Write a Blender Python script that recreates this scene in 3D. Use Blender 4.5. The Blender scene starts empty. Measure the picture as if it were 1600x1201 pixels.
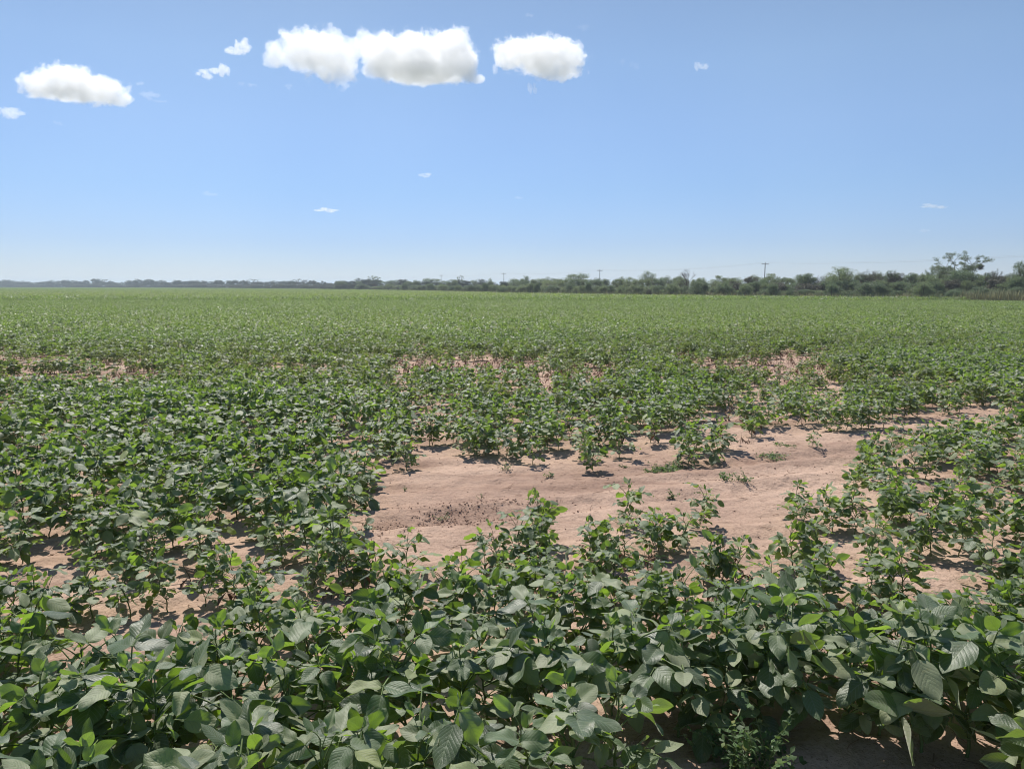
import bpy, math, random
import numpy as np
from mathutils import Matrix, Vector, Euler

PI = math.pi
R = math.radians
sc = bpy.context.scene
COL = sc.collection

# ---------------------------------------------------------------- camera, sky, sun
CAM_H, F, PITCH = 1.6, 1200.0, R(7.3)
cd = bpy.data.cameras.new('camera'); cam = bpy.data.objects.new('camera', cd); COL.objects.link(cam)
cam.location = (0, 0, CAM_H); cam.rotation_euler = (PI/2 - PITCH, 0, 0)
cd.sensor_width = 36; cd.lens = 36*F/1600; cd.clip_start = 0.05; cd.clip_end = 20000
sc.camera = cam

SUN_EL, SUN_AZ = R(54), R(-20)          # azimuth from +Y, negative = to the left
SKY_STRENGTH, SUN_STRENGTH = 0.10, 5.0
sun_dir = Vector((math.sin(SUN_AZ)*math.cos(SUN_EL), math.cos(SUN_AZ)*math.cos(SUN_EL), math.sin(SUN_EL)))
w = bpy.data.worlds.new('World'); sc.world = w; w.use_nodes = True
nt = w.node_tree; nt.nodes.clear()
sky = nt.nodes.new('ShaderNodeTexSky'); sky.sky_type = 'NISHITA'; sky.sun_disc = False
sky.sun_elevation = SUN_EL; sky.sun_rotation = SUN_AZ
sky.air_density = 1.0; sky.dust_density = 0.15; sky.ozone_density = 3.5; sky.altitude = 0
bgn = nt.nodes.new('ShaderNodeBackground'); bgn.inputs['Strength'].default_value = SKY_STRENGTH
on = nt.nodes.new('ShaderNodeOutputWorld')
tcw = nt.nodes.new('ShaderNodeTexCoord'); spw = nt.nodes.new('ShaderNodeSeparateXYZ'); nt.links.new(tcw.outputs['Generated'], spw.inputs[0])
rw = nt.nodes.new('ShaderNodeValToRGB'); el_ = rw.color_ramp.elements
SKY_TINT = [(0.0, (.60, .69, .98)), (.054, (.58, .66, .92)), (.117, (.68, .75, .92)), (.193, (.86, .87, .95)), (.264, (.97, .95, .95)), (.33, (1, .95, .91)), (.75, (1, 1, 1))]
while len(el_) < len(SKY_TINT): el_.new(.5)
for e_, (p_, c_) in zip(el_, SKY_TINT): e_.position = p_; e_.color = (*c_, 1)
mw = nt.nodes.new('ShaderNodeMix'); mw.data_type = 'RGBA'; mw.blend_type = 'MULTIPLY'; mw.inputs[0].default_value = 1
nt.links.new(spw.outputs[2], rw.inputs[0]); nt.links.new(sky.outputs[0], mw.inputs[6]); nt.links.new(rw.outputs[0], mw.inputs[7])
nw = nt.nodes.new('ShaderNodeTexNoise'); nw.inputs['Scale'].default_value = 2.2; nw.inputs['Detail'].default_value = 5; nt.links.new(tcw.outputs['Generated'], nw.inputs['Vector'])
rv = nt.nodes.new('ShaderNodeValToRGB'); rv.color_ramp.elements[0].position = .3; rv.color_ramp.elements[0].color = (.95, .96, .985, 1); rv.color_ramp.elements[1].position = .7; rv.color_ramp.elements[1].color = (1.07, 1.04, 1.01, 1)
mv = nt.nodes.new('ShaderNodeMix'); mv.data_type = 'RGBA'; mv.blend_type = 'MULTIPLY'; mv.inputs[0].default_value = 1
nt.links.new(nw.outputs[0], rv.inputs[0]); nt.links.new(mw.outputs[2], mv.inputs[6]); nt.links.new(rv.outputs[0], mv.inputs[7]); nt.links.new(mv.outputs[2], bgn.inputs[0])
nt.links.new(bgn.outputs[0], on.inputs[0])
sd = bpy.data.lights.new('sun', 'SUN'); sd.energy = SUN_STRENGTH; sd.angle = R(0.53); sd.color = (1.0, 0.95, 0.87)
so = bpy.data.objects.new('sun', sd); COL.objects.link(so)
so.rotation_euler = (-sun_dir).to_track_quat('-Z', 'Y').to_euler()
vs = sc.view_settings; vs.view_transform = 'Standard'; vs.look = 'None'; vs.exposure = 0.25; vs.gamma = 1.0
cy = sc.cycles
cy.max_bounces = 24; cy.diffuse_bounces = 2; cy.filter_width = 1.05; cy.glossy_bounces = 2; cy.transmission_bounces = 6
cy.transparent_max_bounces = 8; cy.volume_bounces = 24
cy.caustics_reflective = False; cy.caustics_refractive = False
try:
    cy.volume_step_rate = .07; cy.volume_max_steps = 512
except Exception: pass

# ---------------------------------------------------------------- helpers
def G(px, py, z=0.0):
    """photo pixel -> point on the ground plane z"""
    v = (py - 600.5)/F; u = (px - 800)/F
    dy = math.cos(PITCH) - v*math.sin(PITCH); dz = -math.sin(PITCH) - v*math.cos(PITCH)
    t = (z - CAM_H)/dz
    return (u*t, dy*t)
def project(X, Y, Z=0.0):
    h = Z - CAM_H
    d = Y*math.cos(PITCH) - h*math.sin(PITCH)
    up = h*math.cos(PITCH) + Y*math.sin(PITCH)
    return 800 + F*X/d, 600.5 - F*up/d
def vproject(X, Y, Z=0.0):
    h = Z - CAM_H
    d = np.maximum(Y*math.cos(PITCH) - h*math.sin(PITCH), 1e-3)
    up = h*math.cos(PITCH) + Y*math.sin(PITCH)
    return 800 + F*X/d, 600.5 - F*up/d
def at(px, py, Y):
    """photo pixel -> world point at distance Y along the ground"""
    v = (py - 600.5)/F; u = (px - 800)/F
    dy = math.cos(PITCH) - v*math.sin(PITCH); dz = -math.sin(PITCH) - v*math.cos(PITCH)
    t = Y/dy
    return Vector((u*t, Y, CAM_H + dz*t))

def tag(o, label=None, cat=None, group=None, kind=None):
    if label: o['label'] = label
    if cat: o['category'] = cat
    if group: o['group'] = group
    if kind: o['kind'] = kind
    return o
def link(name, data, parent=None, loc=None, rot=None, scale=None, mat=None):
    o = bpy.data.objects.new(name, data); COL.objects.link(o)
    if parent: o.parent = parent
    if mat is not None: o.matrix_local = mat
    if loc is not None: o.location = loc
    if rot is not None: o.rotation_euler = rot
    if scale is not None: o.scale = scale if hasattr(scale, '__len__') else (scale,)*3
    return o

class MB:
    """collects vertices, faces, uv and a tint value; builds one mesh"""
    def __init__(s): s.v = []; s.f = []; s.uv = []; s.t = []; s.m = []; s.n = 0
    def add(s, v, f, uv=None, tint=0.5, mi=0):
        v = np.asarray(v, float); f = np.asarray(f, int)
        s.v.append(v); s.f.append(f + s.n)
        s.uv.append(np.asarray(uv, float) if uv is not None else np.zeros((len(v), 2)))
        s.t.append(np.full(len(v), tint) if np.isscalar(tint) else np.asarray(tint)); s.m.append(np.full(len(f), mi)); s.n += len(v)
    def merge(s, o, M=None, tint=None):
        for v, f, uv, t, m in zip(o.v, o.f0(), o.uv, o.t, o.m):
            if M is not None: v = v @ np.array(M)[:3, :3].T + np.array(M)[:3, 3]
            s.v.append(v); s.f.append(f + s.n); s.uv.append(uv)
            s.t.append(t if tint is None else np.clip(t + tint, 0, 1)); s.m.append(m); s.n += len(v)
    def f0(s):
        off = 0; r = []
        for v, f in zip(s.v, s.f): r.append(f - off); off += len(v)
        return r
    def mesh(s, name, mats, smooth=True):
        me = bpy.data.meshes.new(name)
        V = np.concatenate(s.v); UV = np.concatenate(s.uv); T = np.concatenate(s.t)
        me.vertices.add(len(V)); me.vertices.foreach_set('co', V.ravel())
        loops = np.concatenate([f.ravel() for f in s.f]).astype(np.int32)
        sizes = np.concatenate([np.full(len(f), f.shape[1]) for f in s.f])
        me.loops.add(len(loops)); me.loops.foreach_set('vertex_index', loops)
        me.polygons.add(len(sizes))
        me.polygons.foreach_set('loop_start', (np.cumsum(sizes) - sizes).astype(np.int32))
        me.polygons.foreach_set('material_index', np.concatenate(s.m).astype(np.int32))
        me.update(calc_edges=True)
        ul = me.uv_layers.new(name='UVMap'); ul.data.foreach_set('uv', UV[loops].ravel().astype(np.float32))
        at_ = me.attributes.new('tint', 'FLOAT', 'POINT'); at_.data.foreach_set('value', T.astype(np.float32))
        if smooth: me.polygons.foreach_set('use_smooth', np.ones(len(sizes), bool))
        for m in mats: me.materials.append(m)
        me.update()
        return me

def tube(pts, rad, sides=5):
    pts = np.asarray(pts, float); n = len(pts)
    rad = np.full(n, rad) if np.isscalar(rad) else np.asarray(rad)
    d = np.gradient(pts, axis=0); d /= np.linalg.norm(d, axis=1)[:, None] + 1e-9
    ref = np.array([0.3, 0.2, 1.0]) if abs(d[0][2]) < 0.8*np.linalg.norm(d[0]) else np.array([1.0, .2, 0.1])
    a = np.cross(d, ref); a /= np.linalg.norm(a, axis=1)[:, None] + 1e-9
    b = np.cross(d, a)
    th = np.arange(sides)*2*PI/sides
    V = pts[:, None, :] + rad[:, None, None]*(np.cos(th)[None, :, None]*a[:, None, :] + np.sin(th)[None, :, None]*b[:, None, :])
    V = V.reshape(-1, 3); f = []
    for i in range(n-1):
        for k in range(sides):
            k2 = (k+1) % sides
            f.append((i*sides+k, i*sides+k2, (i+1)*sides+k2, (i+1)*sides+k))
    return V, np.array(f)

# value noise, vectorised
_rs = np.random.RandomState(11); _tab = _rs.rand(256, 256)
def vnoise(x, y):
    xi = np.floor(x).astype(int); yi = np.floor(y).astype(int); fx = x-xi; fy = y-yi
    fx = fx*fx*(3-2*fx); fy = fy*fy*(3-2*fy)
    g = lambda a, b: _tab[a & 255, b & 255]
    return (g(xi, yi)*(1-fx)+g(xi+1, yi)*fx)*(1-fy) + (g(xi, yi+1)*(1-fx)+g(xi+1, yi+1)*fx)*fy
def fbm(x, y, o=4):
    s = 0; a = .5; t = 0
    for i in range(o):
        s = s + a*vnoise(x*2**i + 17.3*i, y*2**i + 5.1*i); t += a; a *= .5
    return s/t

# ---------------------------------------------------------------- materials
def newmat(name):
    m = bpy.data.materials.new(name); m.use_nodes = True; m.node_tree.nodes.clear()
    return m, m.node_tree.nodes, m.node_tree.links
def mathn(N, L, op, a, b=None, c=None, clamp=False):
    n = N.new('ShaderNodeMath'); n.operation = op; n.use_clamp = clamp
    for i, x in enumerate((a, b, c)):
        if x is None: continue
        if isinstance(x, (int, float)): n.inputs[i].default_value = x
        else: L.new(x, n.inputs[i])
    return n.outputs[0]
def ramp(N, L, fac, stops, mode='LINEAR'):
    n = N.new('ShaderNodeValToRGB'); n.color_ramp.interpolation = mode
    e = n.color_ramp.elements
    while len(e) < len(stops): e.new(0.5)
    for q, (p, c) in zip(e, stops): q.position = p; q.color = (*c, 1) if len(c) == 3 else c
    L.new(fac, n.inputs[0]); return n.outputs[0]
def mixc(N, L, fac, a, b, bt='MIX'):
    n = N.new('ShaderNodeMix'); n.data_type = 'RGBA'; n.blend_type = bt
    if isinstance(fac, (int, float)): n.inputs[0].default_value = fac
    else: L.new(fac, n.inputs[0])
    for i, x in ((6, a), (7, b)):
        if isinstance(x, tuple): n.inputs[i].default_value = (*x, 1)
        else: L.new(x, n.inputs[i])
    return n.outputs[2]

def leaf_material(name, top, under, trans, yellow, veins=True, pale=None, sheen=0.35, hue=1.0, tw=0.36, gloss=0.0, spec=.5):
    m, N, L = newmat(name)
    out = N.new('ShaderNodeOutputMaterial')
    at_ = N.new('ShaderNodeAttribute'); at_.attribute_name = 'tint'
    oi = N.new('ShaderNodeObjectInfo')
    r = mathn(N, L, 'FRACT', mathn(N, L, 'ADD', at_.outputs['Fac'], mathn(N, L, 'MULTIPLY', oi.outputs['Random'], hue)))
    geo = N.new('ShaderNodeNewGeometry')
    uv = N.new('ShaderNodeUVMap'); uv.uv_map = 'UVMap'
    sep = N.new('ShaderNodeSeparateXYZ'); L.new(uv.outputs[0], sep.inputs[0])
    # brightness spread from leaf to leaf
    c_top = ramp(N, L, r, [(0, tuple(x*.55 for x in top)), (.35, top), (.7, tuple(x*1.35 for x in top)), (.93, tuple(x*1.6 for x in top)), (1, yellow)])
    if pale: c_top = ramp(N, L, r, [(0, tuple(x*.45 for x in top)), (.3, tuple(x*.9 for x in top)), (.58, tuple(x*1.35 for x in top)), (.72, pale), (.94, tuple(x*1.3 for x in pale)), (1, yellow)])  # pale stops: upturned undersides, plus silvery sun glints put into the colour
    c_und = mixc(N, L, mathn(N, L, 'MULTIPLY', r, .6), under, tuple(x*1.4 for x in under))
    base = mixc(N, L, geo.outputs['Backfacing'], c_top, c_und)
    tr = ramp(N, L, r, [(0, tuple(x*.7 for x in trans)), (.6, trans), (1, tuple(min(1, x*1.5) for x in trans))])
    nz = N.new('ShaderNodeTexNoise'); nz.inputs['Scale'].default_value = 3.5; nz.inputs['Detail'].default_value = 4
    tc = N.new('ShaderNodeTexCoord'); mp = N.new('ShaderNodeMapping')
    L.new(uv.outputs[0], nz.inputs['Vector'])
    base = mixc(N, L, .35, base, ramp(N, L, nz.outputs[0], [(.3, (.3, .3, .3)), (.7, (1, 1, 1))]), 'MULTIPLY')
    nb = N.new('ShaderNodeTexNoise'); nb.noise_dimensions = '4D'; nb.inputs['Scale'].default_value = 5; nb.inputs['Detail'].default_value = 3
    L.new(uv.outputs[0], nb.inputs['Vector']); L.new(mathn(N, L, 'MULTIPLY', r, 31.0), nb.inputs['W'])
    base = mixc(N, L, mathn(N, L, 'MULTIPLY', mathn(N, L, 'SUBTRACT', nb.outputs[0], .63, clamp=True), 6.0, clamp=True), base, (.20, .17, .06))
    bump_h = None
    if veins:
        v = mathn(N, L, 'ABSOLUTE', mathn(N, L, 'SUBTRACT', sep.outputs[1], .5))      # 0 at midrib .. .5 at edge
        mid = mathn(N, L, 'SMOOTH_MIN', mathn(N, L, 'DIVIDE', v, .030), 1.0, .2)
        lat = mathn(N, L, 'SUBTRACT', sep.outputs[0], mathn(N, L, 'MULTIPLY', v, .62))
        lw = mathn(N, L, 'ABSOLUTE', mathn(N, L, 'SINE', mathn(N, L, 'MULTIPLY', lat, 8.5*PI)))
        lv = mathn(N, L, 'MINIMUM', mathn(N, L, 'MULTIPLY', lw, 2.8), 1.0)
        vein = mathn(N, L, 'MULTIPLY', mid, lv, clamp=True)
        base = mixc(N, L, mathn(N, L, 'MULTIPLY', mathn(N, L, 'SUBTRACT', 1.0, vein), .65), base, (.24, .30, .15))
        tr = mixc(N, L, mathn(N, L, 'MULTIPLY', mathn(N, L, 'SUBTRACT', 1.0, vein), .45), tr, (.05, .11, .02))
        vo = N.new('ShaderNodeTexVoronoi'); vo.inputs['Scale'].default_value = 26
        L.new(uv.outputs[0], vo.inputs['Vector'])
        bump_h = mathn(N, L, 'ADD', mathn(N, L, 'MULTIPLY', mathn(N, L, 'SQRT', lw), 1.0), mathn(N, L, 'MULTIPLY', vo.outputs['Distance'], -.8))
        bump_h = mathn(N, L, 'ADD', bump_h, mathn(N, L, 'MULTIPLY', mid, .5))
    p = N.new('ShaderNodeBsdfPrincipled')
    L.new(base, p.inputs['Base Color'])
    L.new(mathn(N, L, 'ADD', .48 - gloss, mathn(N, L, 'MULTIPLY', r, .18)), p.inputs['Roughness'])
    p.inputs['IOR'].default_value = 1.45; p.inputs['Specular IOR Level'].default_value = spec
    p.inputs['Sheen Weight'].default_value = sheen; p.inputs['Sheen Roughness'].default_value = .45
    p.inputs['Sheen Tint'].default_value = (1, 1, .85, 1)
    t = N.new('ShaderNodeBsdfTranslucent'); L.new(tr, t.inputs[0])
    if bump_h is not None:
        b = N.new('ShaderNodeBump'); b.inputs['Strength'].default_value = .5; b.inputs['Distance'].default_value = .0012
        L.new(bump_h, b.inputs['Height']); L.new(b.outputs[0], p.inputs['Normal'])
    mx = N.new('ShaderNodeMixShader'); mx.inputs[0].default_value = tw
    L.new(p.outputs[0], mx.inputs[1]); L.new(t.outputs[0], mx.inputs[2]); L.new(mx.outputs[0], out.inputs[0])
    return m
def plain(name, col, rough=.8, var=.3, scale=8.0, bump=0.0, sheen=0):
    m, N, L = newmat(name)
    out = N.new('ShaderNodeOutputMaterial'); p = N.new('ShaderNodeBsdfPrincipled')
    tc = N.new('ShaderNodeTexCoord'); nz = N.new('ShaderNodeTexNoise'); nz.inputs['Scale'].default_value = scale; nz.inputs['Detail'].default_value = 5
    L.new(tc.outputs['Object'], nz.inputs['Vector'])
    at_ = N.new('ShaderNodeAttribute'); at_.attribute_name = 'tint'
    f = mathn(N, L, 'ADD', mathn(N, L, 'MULTIPLY', nz.outputs[0], .6), mathn(N, L, 'MULTIPLY', at_.outputs['Fac'], .4))
    c = ramp(N, L, f, [(.2, tuple(x*(1-var) for x in col)), (.8, tuple(min(1, x*(1+var)) for x in col))])
    L.new(c, p.inputs['Base Color']); p.inputs['Roughness'].default_value = rough
    if bump:
        b = N.new('ShaderNodeBump'); b.inputs['Distance'].default_value = bump; L.new(nz.outputs[0], b.inputs['Height']); L.new(b.outputs[0], p.inputs['Normal'])
    L.new(p.outputs[0], out.inputs[0]); return m

M_LEAF = leaf_material('soybean_leaf', (.046, .096, .024), (.24, .27, .15), (.27, .44, .03), (.24, .28, .05), sheen=.5, tw=.36, gloss=.03, spec=1.0, pale=(.23, .26, .14))
M_LEAFY = leaf_material('pale_soybean_leaf', (.085, .115, .035), (.18, .20, .11), (.28, .38, .05), (.30, .26, .06), sheen=.5, tw=.38, gloss=.05, spec=.6)
M_STEM = plain('soybean_stem', (.11, .16, .045), .7, .35, 30)
M_DRY = plain('dry_plant', (.17, .095, .055), .9, .5, 30)
M_WEED = leaf_material('weed_leaf', (.06, .12, .035), (.10, .15, .07), (.16, .27, .05), (.25, .24, .06), veins=False)
M_TREE = leaf_material('tree_leaf', (.075, .108, .058), (.10, .13, .075), (.20, .28, .13), (.12, .13, .055), veins=False, sheen=.1, tw=.38)
M_TREE4 = leaf_material('deep_tree_leaf', (.030, .050, .034), (.05, .07, .045), (.06, .10, .05), (.06, .07, .03), veins=False, sheen=.05, tw=.2)
M_TREE2 = leaf_material('olive_leaf', (.115, .145, .072), (.13, .16, .09), (.24, .32, .13), (.15, .16, .07), veins=False, sheen=.15, tw=.38)
M_TREE3 = leaf_material('grey_brown_leaf', (.105, .10, .072), (.12, .115, .085), (.09, .09, .04), (.12, .10, .06), veins=False, sheen=.1, tw=.2)
M_BARK = plain('bark', (.085, .070, .058), .95, .4, 6)
M_GRASS = plain('dry_grass', (.36, .345, .18), .85, .45, 2)
M_GRASSG = plain('green_grass', (.18, .22, .09), .85, .45, 2)
M_WOOD = plain('weathered_wood', (.09, .08, .075), .9, .3, 12)
M_METAL = plain('dull_metal', (.18, .18, .18), .5, .2, 12)
M_CLOD = plain('soil_clod', (.34, .225, .165), .98, .35, 25, .004)

def soil_material():
    m, N, L = newmat('sandy_soil')
    out = N.new('ShaderNodeOutputMaterial'); p = N.new('ShaderNodeBsdfPrincipled')
    tc = N.new('ShaderNodeTexCoord')
    def nz(s, d=6, r=.55, vec=None):
        n = N.new('ShaderNodeTexNoise'); n.inputs['Scale'].default_value = s; n.inputs['Detail'].default_value = d; n.inputs['Roughness'].default_value = r
        L.new(vec or tc.outputs['Object'], n.inputs['Vector']); return n.outputs[0]
    c = ramp(N, L, nz(.55, 8), [(.3, (.35, .235, .180)), (.5, (.45, .315, .240)), (.72, (.53, .38, .295))])
    mp = N.new('ShaderNodeMapping'); mp.inputs['Rotation'].default_value = (0, 0, -R(17)); mp.inputs['Scale'].default_value = (.35, 2.6, 1)
    L.new(tc.outputs['Object'], mp.inputs['Vector'])
    streak = nz(1.3, 9, .62, mp.outputs[0])
    c = mixc(N, L, .75, c, ramp(N, L, streak, [(.30, (.52, .47, .45)), (.46, (.93, .92, .91)), (.6, (1, 1, 1)), (.78, (1.12, 1.10, 1.08))]), 'MULTIPLY')
    fine = nz(38, 6, .7)
    c = mixc(N, L, .6, c, ramp(N, L, fine, [(.33, (.66, .62, .6)), (.5, (1, 1, 1)), (.75, (1.12, 1.12, 1.1))]), 'MULTIPLY')
    litter = nz(90, 3, .6)
    at_ = N.new('ShaderNodeAttribute'); at_.attribute_name = 'tint'
    k = mathn(N, L, 'MULTIPLY', ramp(N, L, litter, [(.60, (0, 0, 0)), (.66, (1, 1, 1))]), .55)
    c = mixc(N, L, k, c, (.15, .085, .055))
    c = mixc(N, L, mathn(N, L, 'MULTIPLY', at_.outputs['Fac'], .75), c, (.17, .10, .075))
    vl = N.new('ShaderNodeVectorMath'); vl.operation = 'LENGTH'; L.new(tc.outputs['Object'], vl.inputs[0])
    fard = mathn(N, L, 'MULTIPLY', mathn(N, L, 'SUBTRACT', vl.outputs['Value'], 130.0), 1/200, clamp=True)
    c = mixc(N, L, fard, c, ramp(N, L, nz(.02, 6), [(.35, (.045, .065, .03)), (.65, (.11, .115, .06))]))
    L.new(c, p.inputs['Base Color']); p.inputs['Roughness'].default_value = .97; p.inputs['IOR'].default_value = 1.25
    h = mathn(N, L, 'ADD', mathn(N, L, 'MULTIPLY', fine, .35), mathn(N, L, 'MULTIPLY', nz(9, 6), 1.0))
    b = N.new('ShaderNodeBump'); b.inputs['Distance'].default_value = .032; b.inputs['Strength'].default_value = 1.0
    L.new(h, b.inputs['Height']); L.new(b.outputs[0], p.inputs['Normal'])
    L.new(p.outputs[0], out.inputs[0]); return m
M_SOIL = soil_material()

# ---------------------------------------------------------------- ground
ROW_A = R(17); RC, RS_ = math.cos(ROW_A), math.sin(ROW_A)
def rowcoord(X, Y): return X*RC + Y*RS_, -X*RS_ + Y*RC           # along, across
def ground_h(X, Y):
    a, b = rowcoord(X, Y)
    near = np.clip(1 - (np.hypot(X, Y) - 14)/14, 0, 1)
    h = .022*(fbm(X*.9, Y*.9, 4) - .5) + .012*np.sin(b*2*PI/.52 + 1.2*fbm(a*.5, b*.5, 2)) + .035*(fbm(a*.8 + 9, b*5.5, 4) - .5)
    h = h + .030*(fbm(X*10, Y*10, 3) - .5)
    for tb in (5.15, 5.95):                                         # two old wheel tracks along the rows
        q = (b + .08*np.sin(a*.8) - tb + 0*a)/.13; h = h - .016*np.exp(-q*q) + .012*np.exp(-(np.abs(q) - 1.6)**2*3) + .006*np.exp(-q*q)*np.sin(a*36)
    return h*near
def clod_zone(X, Y):
    px, py = vproject(X, Y)
    c = 822 - (px - 560)*.105
    z = np.clip(1 - np.abs(py - c)/30, 0, 1)*np.clip((px - 545)/40, 0, 1)*np.clip((960 - px)/200, 0, 1)
    return z
def geo_axis(lo, hi, fine, far):
    c = list(np.arange(lo, hi + 1e-6, fine)); s = fine
    while c[-1] < far: s *= 1.22; c.append(min(far, c[-1] + s))
    s = fine
    while c[0] > -far: s *= 1.22; c.insert(0, max(-far, c[0] - s))
    return np.array(c)
ax = geo_axis(-7, 7.5, .03, 4000); ay = geo_axis(1.2, 12, .03, 4000)
GX, GY = np.meshgrid(ax, ay); gx = GX.ravel(); gy = GY.ravel()
gz = ground_h(gx, gy)
nzone = clod_zone(gx, gy)*(gy > 0)
gz = gz + nzone*.03*(fbm(gx*25, gy*25, 3) - .4)
_px, _py = vproject(gx, gy)
damp = np.clip(1.25 - np.hypot((_px - 655)/62, (_py - (728 - (_px-655)*.14))/9) - .6*fbm(gx*4, gy*4, 3), 0, 1)*(gy > 0)*.7
damp = damp + np.clip((fbm(gx*.7 + 20, gy*2.1 - gx*.6, 4) - .56)*3.0, 0, .45)*(gy > 0)*(gy < 30)
nx, ny = len(ax), len(ay)
I = (np.arange(ny-1)[:, None]*nx + np.arange(nx-1)[None, :]).ravel()
mb = MB(); mb.add(np.stack([gx, gy, gz], 1), np.stack([I, I+1, I+nx+1, I+nx], 1), tint=np.clip(np.clip((nzone*1.2 + fbm(gx*6, gy*6, 3) - 1.0)*1.6, 0, 1)*.38 + damp, 0, 1))
tag(link('ground', mb.mesh('ground', [M_SOIL])), kind='structure')
def gh(x, y): return float(ground_h(np.array([x]), np.array([y]))[0])

# ---------------------------------------------------------------- soybean leaflets, leaves and plants
rng = random.Random(5)
def leaflet(nu, nv, fold, bend, twist, wave, W=.66, seed=0, thick=0):
    """unit length leaflet along +X; uv x along, y across"""
    u = np.linspace(0, 1, nu+1)**.92; s = np.linspace(-1, 1, nv+1)
    prof = (u**.52)*((1-u)**.78); prof = prof/prof.max()*W*.5
    prof[0] = .015; prof[-1] = .004
    ang = -bend*u; du = np.diff(u, prepend=0)
    cx = np.cumsum(np.cos(ang)*du); cz = np.cumsum(np.sin(ang)*du)
    U, S = np.meshgrid(u, s, indexing='ij')
    Wd = prof[:, None]*np.ones_like(S)
    fa = fold*(1 - .35*U)
    yy = S*Wd*np.cos(fa) ; off = np.abs(S)*Wd*np.sin(fa) - .35*(np.abs(S)**2)*Wd*.5
    off += wave*np.sin(U*9 + seed*1.7 + (S > 0)*2.1)*np.abs(S)**1.5*.06
    if nv >= 6:
        off += .008*np.sin(2*PI*4.25*(U - .31*np.abs(S)) + 1.0)*np.clip(np.abs(S)*3, 0, 1)*(1-np.abs(S)**4)
    tw = twist*U
    y2 = yy*np.cos(tw) - off*np.sin(tw); z2 = yy*np.sin(tw) + off*np.cos(tw)
    nx_ = np.sin(-ang)[:, None]*1.0; nz_ = np.cos(ang)[:, None]
    X = cx[:, None] + z2*nx_; Z = cz[:, None] + z2*nz_
    V = np.stack([X, y2, Z], -1).reshape(-1, 3)
    k = nv + 1; f = []
    for i in range(nu):
        for j in range(nv):
            a = i*k + j; f.append((a, a+k, a+k+1, a+1))
    UV = np.stack([U.ravel(), (S.ravel()+1)/2], 1)
    return V, np.array(f), UV

LEAFLET_P = []
for i in range(12):
    LEAFLET_P.append((rng.uniform(.02, .6), rng.uniform(-.15, 1.1), rng.uniform(-.35, .35), rng.uniform(.2, 1.1), rng.uniform(.58, .74), i))
def leaflet_lod(i, nu, nv):
    fo, be, tw, wa, W, sd_ = LEAFLET_P[i]
    return leaflet(nu, nv, fo, be, tw, wa, W, sd_)
LEAFLET_MESH = []
for i in range(12):
    m_ = MB(); m_.add(*leaflet_lod(i, 14, 8), tint=.0); LEAFLET_MESH.append(m_.mesh('leaflet', [M_LEAF]))

# a leaf = petiole + three leaflets (unit: leaflet about 1 long, petiole 1.2 .. 2.4)
LEAF_V = []
def make_leaf_variant(r, upright=False):
    el = r.uniform(R(28), R(70)) if not upright else r.uniform(R(60), R(80))
    Lp = r.uniform(.8, 1.65) if not upright else r.uniform(.4, .8)
    pts = []; p = np.zeros(3)
    for k in range(6):
        a = el - k*.10*r.uniform(.6, 1.4); pts.append(p.copy()); p = p + np.array([math.cos(a), 0, math.sin(a)])*Lp/5
    end = Vector(pts[-1]); parts = []
    calm = r.random() < .55; tilt = r.gauss(R(2), R(9)) if calm else r.gauss(R(12), R(30)); roll0 = r.gauss(0, R(8) if calm else R(30))
    for j, yaw in enumerate((0, R(r.uniform(62, 92)), -R(r.uniform(62, 92)))):
        yaw += r.gauss(0, R(8))
        sc_ = r.uniform(.92, 1.08) if j == 0 else r.uniform(.8, .98)
        off = .28 if j == 0 else .04
        pitch = tilt + r.gauss(0, R(9) if calm else R(24)) if not upright else -R(r.uniform(25, 60))
        roll = roll0 + r.gauss(0, R(11) if calm else R(28))
        M = Matrix.Translation(end) @ Matrix.Rotation(yaw, 4, 'Z') @ Matrix.Rotation(pitch, 4, 'Y') @ Matrix.Translation((off, 0, 0)) @ Matrix.Rotation(roll, 4, 'X') @ Matrix.Scale(sc_, 4)
        parts.append((r.randrange(12), M, r.random(), yaw, pitch, off))
    return pts, parts
vr = random.Random(21)
for i in range(20): LEAF_V.append(make_leaf_variant(vr, i >= 16))
def petiole_mb(i, sides=5):
    pts, parts = LEAF_V[i]; m_ = MB()
    m_.add(*tube(pts, np.linspace(.030, .020, len(pts)), sides), mi=1)
    for (_, M, t, yaw, pitch, off) in parts:
        e = Vector(pts[-1]); q = Matrix.Translation(e) @ Matrix.Rotation(yaw, 4, 'Z') @ Matrix.Rotation(pitch, 4, 'Y') @ Vector((off+.02, 0, 0))
        m_.add(*tube([tuple(e), tuple((e+q)/2), tuple(q)], .017, max(3, sides-1)), mi=1)
    return m_
def full_leaf_mb(i, nu, nv, stem=True):
    m_ = petiole_mb(i, 4) if stem else MB()
    for (k, M, t, *_r) in LEAF_V[i][1]:
        V, f, UV = leaflet_lod(k, nu, nv)
        V = V @ np.array(M)[:3, :3].T + np.array(M)[:3, 3]
        m_.add(V, f, UV, tint=t*.8)
    return m_
PETIOLE_MESH = [petiole_mb(i).mesh('petiole', [M_LEAF, M_STEM]) for i in range(20)]
LEAF_MESH = [full_leaf_mb(i, 9, 6).mesh('leaf', [M_LEAF, M_STEM]) for i in range(20)]

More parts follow.
